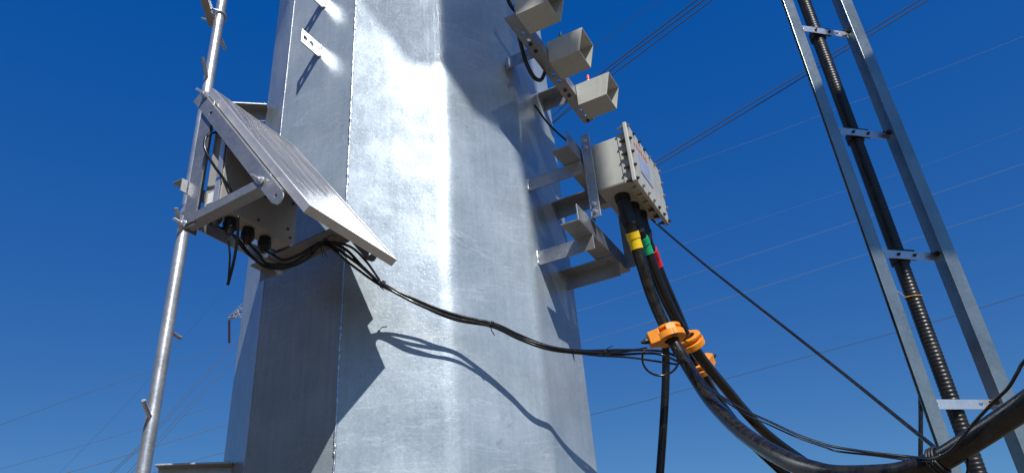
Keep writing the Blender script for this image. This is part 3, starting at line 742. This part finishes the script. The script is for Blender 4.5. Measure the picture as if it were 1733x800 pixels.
# cable ties
def tie(px, py, d, r, label, ax=None, tails=2, rr=.0016):
    c = at(px, py, d); ax = (ax or Vector((1, .1, -.5))).normalized(); u, v = basis(ax)
    bm = bmesh.new()
    for k in (-.003, .002): addtube(bm, [c + ax * k + (u * math.cos(R(a)) + v * math.sin(R(a))) * r for a in range(0, 375, 25)], rr, 6)
    for k in range(tails):
        d1 = (u * math.cos(k * 2.6 + px) + v * math.sin(k * 2.6 + px)); e = c + d1 * r
        addtube(bm, spline([e, e + d1 * .012 + ax * .006, e + d1 * .022 + ax * .018 - UP * .006 * k], 4), rr * .9, 6)
    o = obj('cable_tie', bm, M_RUB, smooth=True); return tag(o, label, 'cable tie', 'black ties on the cables')
tie(549, 411, 2.08, .014, 'black tie knotted round the bundle on the bracket arm end', tails=3)
tie(648, 481, 2.175, .011, 'black tie round the bundle right of the solar panel corner')
tie(832, 549, 2.173, .010, 'black tie round the bundle over the middle of the thick pole', tails=1)
tie(1023, 597, 2.29, .009, 'black tie round the bundle in front of the sky', tails=1)
# tie wires round the thick cable
ti = near(c1, 1587, 779); cax = (c1[ti + 1] - c1[ti - 1]).normalized(); u_, v_ = basis(cax)
bm = bmesh.new()
for k in (-.006, .0, .006):
    addtube(bm, [c1[ti] + cax * (k + .003 * math.sin(R(a) * 1.5)) + (u_ * math.cos(R(a)) + v_ * math.sin(R(a))) * (RC + .0035) for a in range(0, 370, 15)], .0028, 8)
addtube(bm, spline([c1[ti] - UP * (RC + .003), c1[ti] - UP * (RC + .016) + cax * .01, c1[ti] - UP * (RC + .02) + cax * .04, c1[ti] - UP * (RC - .002) + cax * .055], 5), .0022, 6)
tag(obj('cable_tie', bm, M_RUB, smooth=True), 'black ties wound round the thick cable near the ladder foot', 'cable tie', 'black ties on the cables')

# loose wires on the right
w2 = [(1152, 606, 2.42), (1167, 616, 2.34), (1191, 645, 2.2), (1215, 666, 2.1), (1260, 693, 1.95), (1305, 714, 1.82), (1350, 735, 1.7), (1395, 751, 1.6), (1420, 757, 1.55), (1480, 766, 1.46), (1535, 772, 1.38), (1578, 775, 1.30), (1606, 764, 1.27), (1624, 745, 1.26), (1645, 719, 1.25), (1680, 681, 1.22), (1706, 656, 1.2), (1722, 630, 1.18), (1736, 608, 1.16), (1800, 540, 1.1), (1900, 430, 1.05)]
bm = bmesh.new(); P2 = px_path(w2); addtube(bm, P2, .0030, 8)
tag(obj('control_wire', bm, M_BLACK, smooth=True), 'thin black wire sagging from the clamps, then climbing at the right edge', 'wire')
P3 = px_path([(q[0] - 2 + (i % 2) * 3, q[1] + 4 + (i % 3), q[2] + .006) for i, q in enumerate(w2[:12])])
tag(obj('control_wire', tube(P3, .0022, 8), M_BLACK, smooth=True), 'thinner black wire running just under the sagging one from the clamps', 'wire')
w3 = [(905, 178, 3.05), (925, 206, 3.02), (945, 226, 3.0), (975, 252, 2.98), (1030, 305, 2.96), (1112, 379, 2.92), (1180, 437, 2.65), (1240, 485, 2.4), (1340, 563, 2.05), (1440, 642, 1.75), (1530, 715, 1.5), (1583, 758, 1.365), (1590, 772, 1.31)]
tag(obj('stay_wire', tube(px_path(w3), .0042, 8), M_BLACK, smooth=True), 'taut black wire running diagonally from behind the junction box to the thick cable', 'wire')
# stub ends hanging under the cabinet
hp = [(403, 366, 2.02), (402, 400, 2.02), (396, 440, 2.02), (387, 476, 2.02), (385, 482, 2.02)]
tag(obj('hanging_cable', tube(px_path(hp), .0042, 8), M_BLACK, smooth=True), 'loose black cable end hanging straight down beneath the cabinet', 'cable')
hp = [(386, 404, 2.04), (389, 430, 2.03), (388, 455, 2.03), (386, 480, 2.025)]
tag(obj('hanging_cable', tube(px_path(hp), .0030, 8), M_BLACK, smooth=True), 'thinner loose black cable end left of the other below the cabinet', 'cable')
# black lead rising in the bracket
hp = [(395, 331, 2.05), (380, 305, 2.05), (362, 280, 2.05), (348, 255, 2.06), (347, 238, 2.08), (353, 228, 2.1), (366, 224, 2.14), (380, 226, 2.2)]
tag(obj('panel_lead', tube(px_path(hp), .0040, 8), M_BLACK, smooth=True), 'black lead curling from the panel down past the grey cabinet', 'cable')
# black service cables at the pole behind the hooded boxes
hp = [(850, -40, 2.95), (858, -5, 2.95), (866, 12, 2.95), (876, 20, 2.93), (884, 8, 2.85), (884, -20, 2.8)]
tag(obj('service_cable', tube(px_path(hp), .008, 10), M_BLACK, smooth=True), 'black cable bend at the top edge behind the topmost hooded box', 'cable')
hp = [(878, 60, 2.86), (884, 85, 2.88), (892, 110, 2.88), (903, 130, 2.88), (914, 136, 2.90), (920, 128, 2.94), (925, 112, 3.0)]
tag(obj('service_cable', tube(px_path(hp), .008, 10), M_BLACK, smooth=True), 'black cable bend behind the slotted bar below the near arm', 'cable')

# ------------------------------------------------------------------ cable ladder and conduit
LP = Vector((1.27389, 2.3, Z0)); LD = Vector((.9593655, .28216632, 0)); LN = Vector((.28216632, -.9593655, 0))
lad = thing('cable_ladder', Vector((1.39, 2.33, 0)), 'tall zinc steel cable ladder of two rails at the right', 'cable ladder')
def LG(s, back, z): return Vector((LP.x, LP.y, 0)) + LD * s - LN * back + UP * z
H0, H1 = 0.0, 7.0
def rail(sheel, sdir, wf, wb):
    bm = bmesh.new(); th = .003
    a = LG(sheel, 0, H0)
    addbox(bm, a, LD * sdir * wf, -LN * th, UP * (H1 - H0))
    addbox(bm, a - LN * th, LD * sdir * th, -LN * (wb - th), UP * (H1 - H0))
    addbox(bm, a - LN * wb, LD * sdir * wf * .35, -LN * th, UP * (H1 - H0))
    return obj('rail', bm, M_LAD, lad, bevel=.0007)
rail(-.003, -1, .050, .044); rail(.252, 1, .058, .044)
bk = .042
ZR = []
for (px, py) in ((1366, 50), (1428, 226), (1502, 430), (1598, 684)):
    p = atp(px, py, LG(0, bk, 0), LN); ZR.append(p.z)
dz = (ZR[0] - ZR[3]) / 3
zs = [ZR[0] - dz * i for i in range(-4, 5) if ZR[0] - dz * i > .1]
for z in zs:
    r_ = obj('rung', plate_bm(LG(0.000, bk, z - .016), LD, UP, rect(.251, .032), [slot(.030, .016, .018, .010), slot(.205, .016, .018, .010)], .003), M_GALV2, lad, bevel=.0005)
    obj('bolt', bolt_bm(LG(.2515, .024, z + .004) - LD * .001, -LD, .0068, .007, .018), M_DBOLT, r_)
    obj('bolt', bolt_bm(LG(.0, bk + .010, z - .012), LD, .0055, .006, .014), M_BOLT, r_)
    obj('foot', box(LG(.001, bk + .006, z - .048), LD * .022, -LN * .020, UP * .030), M_GALV, r_, bevel=.001)
# corrugated conduit behind the rungs
CR = .0262; cs, cbk = .131, .075
bm = bmesh.new(); pts = []; rads = []; z = 0.0
pitch = .0135
while z < 6.8:
    for f_, rr in ((0, CR), (.2, CR - .0003), (.4, CR - .0013), (.62, CR - .0016), (.8, CR - .0009)):
        pts.append(LG(cs, cbk, z + pitch * f_)); rads.append(rr)
    z += pitch
addtube(bm, pts, CR, 26, lambda i, p: rads[i])
tag(obj('corrugated_conduit', bm, M_COND, smooth=True, angle=80), 'ribbed black plastic conduit running up inside the ladder', 'conduit')
# clamps at each rung
lab = {0: 'black saddle clamp on the conduit at the highest visible rung', 1: 'black saddle clamp on the conduit at the second rung from the top', 2: 'black saddle clamp on the conduit at the third rung from the top'}
for i in range(3):
    z = ZR[0] - dz * i
    c_ = thing('conduit_clamp', LG(cs, cbk, z), lab[i], 'clamp', 'saddle clamps on the conduit')
    bm = bmesh.new(); addbox(bm, LG(cs - .048, bk + .0008, z - .014), LD * .096, -LN * .010, UP * .040); obj('bridge', bm, M_RUB, c_, bevel=.002)
    bm = bmesh.new(); n = 28; rows = []
    for k in range(n):
        a = 2 * math.pi * k / n; dr = LD * math.cos(a) - LN * math.sin(a)
        rows.append([bm.verts.new(LG(cs, cbk, z + zz) + dr * rr) for rr, zz in ((CR + .001, -.018), (CR + .006, -.018), (CR + .006, .014), (CR + .001, .014))])
    for k in range(n):
        A, B = rows[k], rows[(k + 1) % n]
        for j in range(4): bm.faces.new((A[j], A[(j + 1) % 4], B[(j + 1) % 4], B[j]))
    obj('collar', bm, M_RUB, c_, smooth=True, angle=40)
    for sx in (-.034, .034): obj('bolt', bolt_bm(LG(cs + sx, bk - .0002, z), LN, .006, .004, .009), M_DBOLT, c_)
# slim cable beside the left rail
sp_ = [LG(.012, .052, z) for z in (6.5, 5, 4.2, 3.6, 3.1, 2.8, 2.6, 2.45)] + [at(1554, 628, 2.74), at(1558, 680, 2.68), at(1558, 760, 2.60), at(1556, 900, 2.5)]
tag(obj('slim_cable', tube(spline(sp_, 6), .0078, 10), M_BLACK, smooth=True), 'slim black cable running down beside the left ladder rail', 'cable')
# yellow tie wire on the conduit
zt = atp(1548, 503, LG(cs, cbk, 0), LN).z
bm = bmesh.new(); addtube(bm, [LG(cs, cbk, zt + .004 * math.sin(R(a))) + (LD * math.cos(R(a)) - LN * math.sin(R(a))) * (CR + .0012) for a in range(0, 375, 15)], .0014, 6)
addtube(bm, spline([LG(cs - .026, cbk - .01, zt - .002), LG(.072, .052, zt - .010), LG(.046, .05, zt + .008), LG(.040, .05, zt - .030)], 5), .0013, 6)
tag(obj('tie_wire', bm, M_TIEY, smooth=True), 'yellow tie wire twisted round the black conduit', 'tie wire')

# ------------------------------------------------------------------ added slats and plate out of view, shaped to shade pole, boxes and ladder
AV = Vector((.95125, .30842, 0)); BV = Vector((-.216028, .666288, .713717))
def sm(a, b, zrel):
    p = AV * a + BV * b; c = (zrel - p.z) / SUN.z; return p + SUN * c + Vector((0, 0, Z0))
ZA = 5.0
LO = [(-.25, 3.72), (.13, 3.12), (.32, 2.83), (.45, 2.79), (.56, 2.69), (.72, 2.67), (.80, 2.33), (1.005, 2.33)]
def blo(a):
    for (x0, y0), (x1, y1) in zip(LO, LO[1:]):
        if x0 <= a <= x1: return y0 + (y1 - y0) * (a - x0) / (x1 - x0)
    return 9
def bhi(a): return 5.3 if a < .86 else 3.25 + (2.50 - 3.25) * (a - .86) / .145
ca = thing('shade_slats', W(PC.x, PC.y, ZA), 'added slatted deck out of view, shaped to shade the pole and boxes', 'shade_slats')
bm = bmesh.new(); a = -.24; st = .0125
while a < 1.0:
    cover = .62 if a < .40 else .92
    w_ = st * cover; b0 = blo(a); b1 = bhi(a)
    if b1 - b0 > .03:
        q = [sm(a, b0, ZA), sm(a + w_, b0, ZA), sm(a + w_, b1, ZA), sm(a, b1, ZA)]
        lo = [bm.verts.new(v) for v in q]; hi = [bm.verts.new(v + Vector((0, 0, .008))) for v in q]
        bm.faces.new(lo[::-1]); bm.faces.new(hi)
        for k in range(4): bm.faces.new((lo[k], lo[(k + 1) % 4], hi[(k + 1) % 4], hi[k]))
    a += st
obj('deck', bm, M_GALV, ca)
bm = bmesh.new()
for b_ in (3.9, 5.2): addcyl(bm, sm(-.2, b_, ZA + .03), sm(.86, b_, ZA + .03), .02, seg=8)
obj('cross_beam', bm, M_GALV, ca)
# unseen plate on an arm, added to cast the dark band on the ladder
ZB = 4.0
def sq(a0, a1, b0, b1): return [(a0, b0), (a1, b0), (a1, b1), (a0, b1)]
sb = thing('ladder_shade', sm(2.1, 2.3, ZB), 'added grey plate out of view that shades the ladder', 'shade plate')
bm = bmesh.new(); lo = [bm.verts.new(sm(a, b, ZB)) for a, b in [(1.72, 2.04), (2.45, 2.04), (2.45, 2.80), (1.72, 2.46)]]; hi = [bm.verts.new(v.co + Vector((0, 0, .05))) for v in lo]
bm.faces.new(lo[::-1]); bm.faces.new(hi)
for i in range(4): bm.faces.new((lo[i], lo[(i + 1) % 4], hi[(i + 1) % 4], hi[i]))
obj('shade_plate', bm, M_CAB, sb, bevel=.004)
s0 = sm(2.1, 2.6, ZB) + Vector((0, 0, .05)); s1 = LG(.12, -.02, 6.6)
obj('bracket_arm', tube([s0, s1], .025, 12), M_GALV, sb, smooth=True, angle=60)

# ------------------------------------------------------------------ overhead lines far away
def line(name, pts, d0, d1, r, mat, label, group):
    n = len(pts); xs = [p[0] for p in pts]
    P = [at(p[0], p[1], d0 + (d1 - d0) * (p[0] - xs[0]) / (xs[-1] - xs[0])) for p in pts]
    a = P[0] + (P[0] - P[1]).normalized() * 14; b = P[-1] + (P[-1] - P[-2]).normalized() * 14
    o = obj(name, tube(spline([a] + P + [b], 8), r, 6), mat, smooth=True); return tag(o, label, 'power line', group)
GA = 'dark overhead lines in the upper right sky'; GP_ = 'pale overhead lines behind the ladder'; GLf = 'faint overhead lines in the left sky'
line('overhead_line', [(925, 205), (1002, 137), (1080, 76), (1180, 0), (1240, -45)], 40, 34, .030, M_WIRE, 'dark overhead line, leftmost of the tight bunch above the hooded boxes', GA)
line('overhead_line', [(930, 212), (1030, 122), (1080, 83), (1192, 0), (1250, -43)], 41, 35, .030, M_WIRE, 'dark overhead line in the middle of the tight bunch above the hooded boxes', GA)
line('overhead_line', [(940, 205), (1035, 128), (1080, 94), (1206, 0), (1262, -41)], 42, 36, .030, M_WIRE, 'dark overhead line, rightmost of the tight bunch above the hooded boxes', GA)
line('overhead_line', [(900, 160), (1010, 77), (1080, 26), (1117, 0), (1180, -45)], 60, 54, .020, M_WIRE, 'faintest overhead line passing just above the middle hooded box', GA)
line('overhead_line', [(1060, 302), (1106, 276), (1160, 243), (1300, 158), (1365, 119), (1435, 75), (1560, -2), (1640, -50)], 44, 36, .030, M_WIRE, 'dark overhead line crossing behind the ladder, upper of the pair', GA)
line('overhead_line', [(1060, 309), (1111, 280), (1160, 251), (1300, 167), (1365, 127), (1435, 83), (1576, -3), (1650, -48)], 44, 36, .030, M_WIRE, 'dark overhead line crossing behind the ladder, lower of the pair', GA)
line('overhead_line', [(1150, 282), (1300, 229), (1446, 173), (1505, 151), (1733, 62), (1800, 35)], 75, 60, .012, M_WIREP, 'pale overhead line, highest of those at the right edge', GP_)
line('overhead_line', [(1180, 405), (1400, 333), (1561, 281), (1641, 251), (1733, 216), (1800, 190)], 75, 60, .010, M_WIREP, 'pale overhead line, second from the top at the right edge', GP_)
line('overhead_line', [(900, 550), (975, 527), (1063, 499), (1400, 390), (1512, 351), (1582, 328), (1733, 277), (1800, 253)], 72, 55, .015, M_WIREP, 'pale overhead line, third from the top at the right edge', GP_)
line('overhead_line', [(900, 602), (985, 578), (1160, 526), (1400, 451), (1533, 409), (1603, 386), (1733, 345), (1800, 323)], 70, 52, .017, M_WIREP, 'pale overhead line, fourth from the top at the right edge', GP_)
line('overhead_line', [(930, 718), (1005, 700), (1080, 681), (1137, 665), (1227, 641), (1420, 588), (1585, 543), (1661, 520), (1733, 498), (1800, 478)], 66, 50, .022, M_WIRE, 'lowest overhead line crossing behind the ladder at the right', GA)
line('overhead_line', [(-60, 738), (0, 718), (200, 646), (383, 586), (430, 570)], 70, 80, .020, M_WIRE, 'highest long faint line left of the climbing pipe', GLf)
line('overhead_line', [(-60, 812), (0, 793), (200, 736), (388, 679), (430, 666)], 70, 80, .018, M_WIRE, 'middle long faint line in the lower left sky', GLf)
line('overhead_line', [(90, 806), (200, 774), (388, 716), (430, 703)], 66, 74, .028, M_WIRE, 'lowest long line in the lower left sky beside the climbing pipe', GLf)
line('overhead_line', [(250, 802), (324, 780), (385, 763), (430, 751)], 66, 74, .022, M_WIRE, 'short line just above the bottom edge left of the pole', GLf)
for (dx, lab_) in ((0, 'steep line falling from the far insulator, upper of its pair'), (5, 'steep line falling from the far insulator, lower of its pair')):
    line('overhead_line', [(180 + dx, 806), (232 + dx, 757), (276 + dx, 711), (340 + dx, 641), (392 + dx, 583)], 40, 64, .018, M_WIRE, lab_, GLf)
for (dx, lab_) in ((0, 'steep line under the far insulator pair, left one'), (7, 'steep line under the far insulator pair, rightmost of all four')):
    line('overhead_line', [(215 + dx, 800), (270 + dx, 740), (335 + dx, 668), (400 + dx, 598), (440 + dx, 554)], 42, 66, .016, M_WIRE, lab_, GLf)
line('overhead_line', [(100, 800), (200, 698), (256, 636), (320, 560), (380, 492), (440, 420)], 90, 95, .013, M_WIRE, 'steepest very faint line passing the climbing pipe', GLf)

# ------------------------------------------------------------------ distant lattice tower mostly hidden by the pole
DT = 66.0
tb = at(455, 520, DT)
tw = thing('lattice_tower', Vector((tb.x, tb.y, 0)), 'distant lattice tower peeking out left of the pole with a brown insulator', 'tower')
tz = at(408, 535, DT).z; rightv = (CAMROT @ Vector((1, 0, 0))); rightv.z = 0; rightv.normalize(); fwdv = Vector((0, 1, 0))
tc = Vector((tb.x, tb.y, 0)); bm = bmesh.new()
def hw(z): return 2.2 - 1.55 * min(1, z / (tz + 6))
zsx = [0, 6, 12, 17, 22, 26, 30, 33, 36, 39, 42]; zsx = [q * (tz + 6) / 42 for q in zsx]
for za, zb in zip(zsx, zsx[1:]):
    for i in range(4):
        sx = (1, 1, -1, -1); sy = (1, -1, -1, 1); j = (i + 1) % 4; wa, wb = hw(za), hw(zb)
        A = tc + rightv * sx[i] * wa + fwdv * sy[i] * wa + UP * za; B = tc + rightv * sx[i] * wb + fwdv * sy[i] * wb + UP * zb
        Cc = tc + rightv * sx[j] * wb + fwdv * sy[j] * wb + UP * zb; Dd = tc + rightv * sx[j] * wa + fwdv * sy[j] * wa + UP * za
        addcyl(bm, A, B, .07, seg=5); addcyl(bm, A, Cc, .04, seg=4); addcyl(bm, Dd, B, .04, seg=4); addcyl(bm, B, Cc, .04, seg=4)
obj('body', bm, M_TOWER, tw)
bm = bmesh.new(); tp = at(386, 538, DT); root = tc - rightv * hw(tz) + UP * (tz + 0.0); root2 = root + UP * 2.2
for y_ in (-.5, .5):
    addcyl(bm, root + fwdv * y_, tp, .06, seg=5); addcyl(bm, root2 + fwdv * y_, tp, .06, seg=5)
    for f_ in (.3, .5, .7, .85):
        addcyl(bm, (root + fwdv * y_).lerp(tp, f_), (root2 + fwdv * y_).lerp(tp, f_ - .12), .03, seg=4); addcyl(bm, (root + fwdv * y_).lerp(tp, f_ - .12), (root2 + fwdv * y_).lerp(tp, f_), .03, seg=4)
obj('arm', bm, M_TOWER, tw)
bm = bmesh.new(); a = at(388, 540, DT); b = at(388, 580, DT); n = 14; pts = [a.lerp(b, i / (n * 2)) for i in range(n * 2 + 1)]
addtube(bm, pts, .1, 10, lambda i, p: .13 if i % 2 else .08); obj('insulator', bm, M_BROWN, tw, smooth=True)
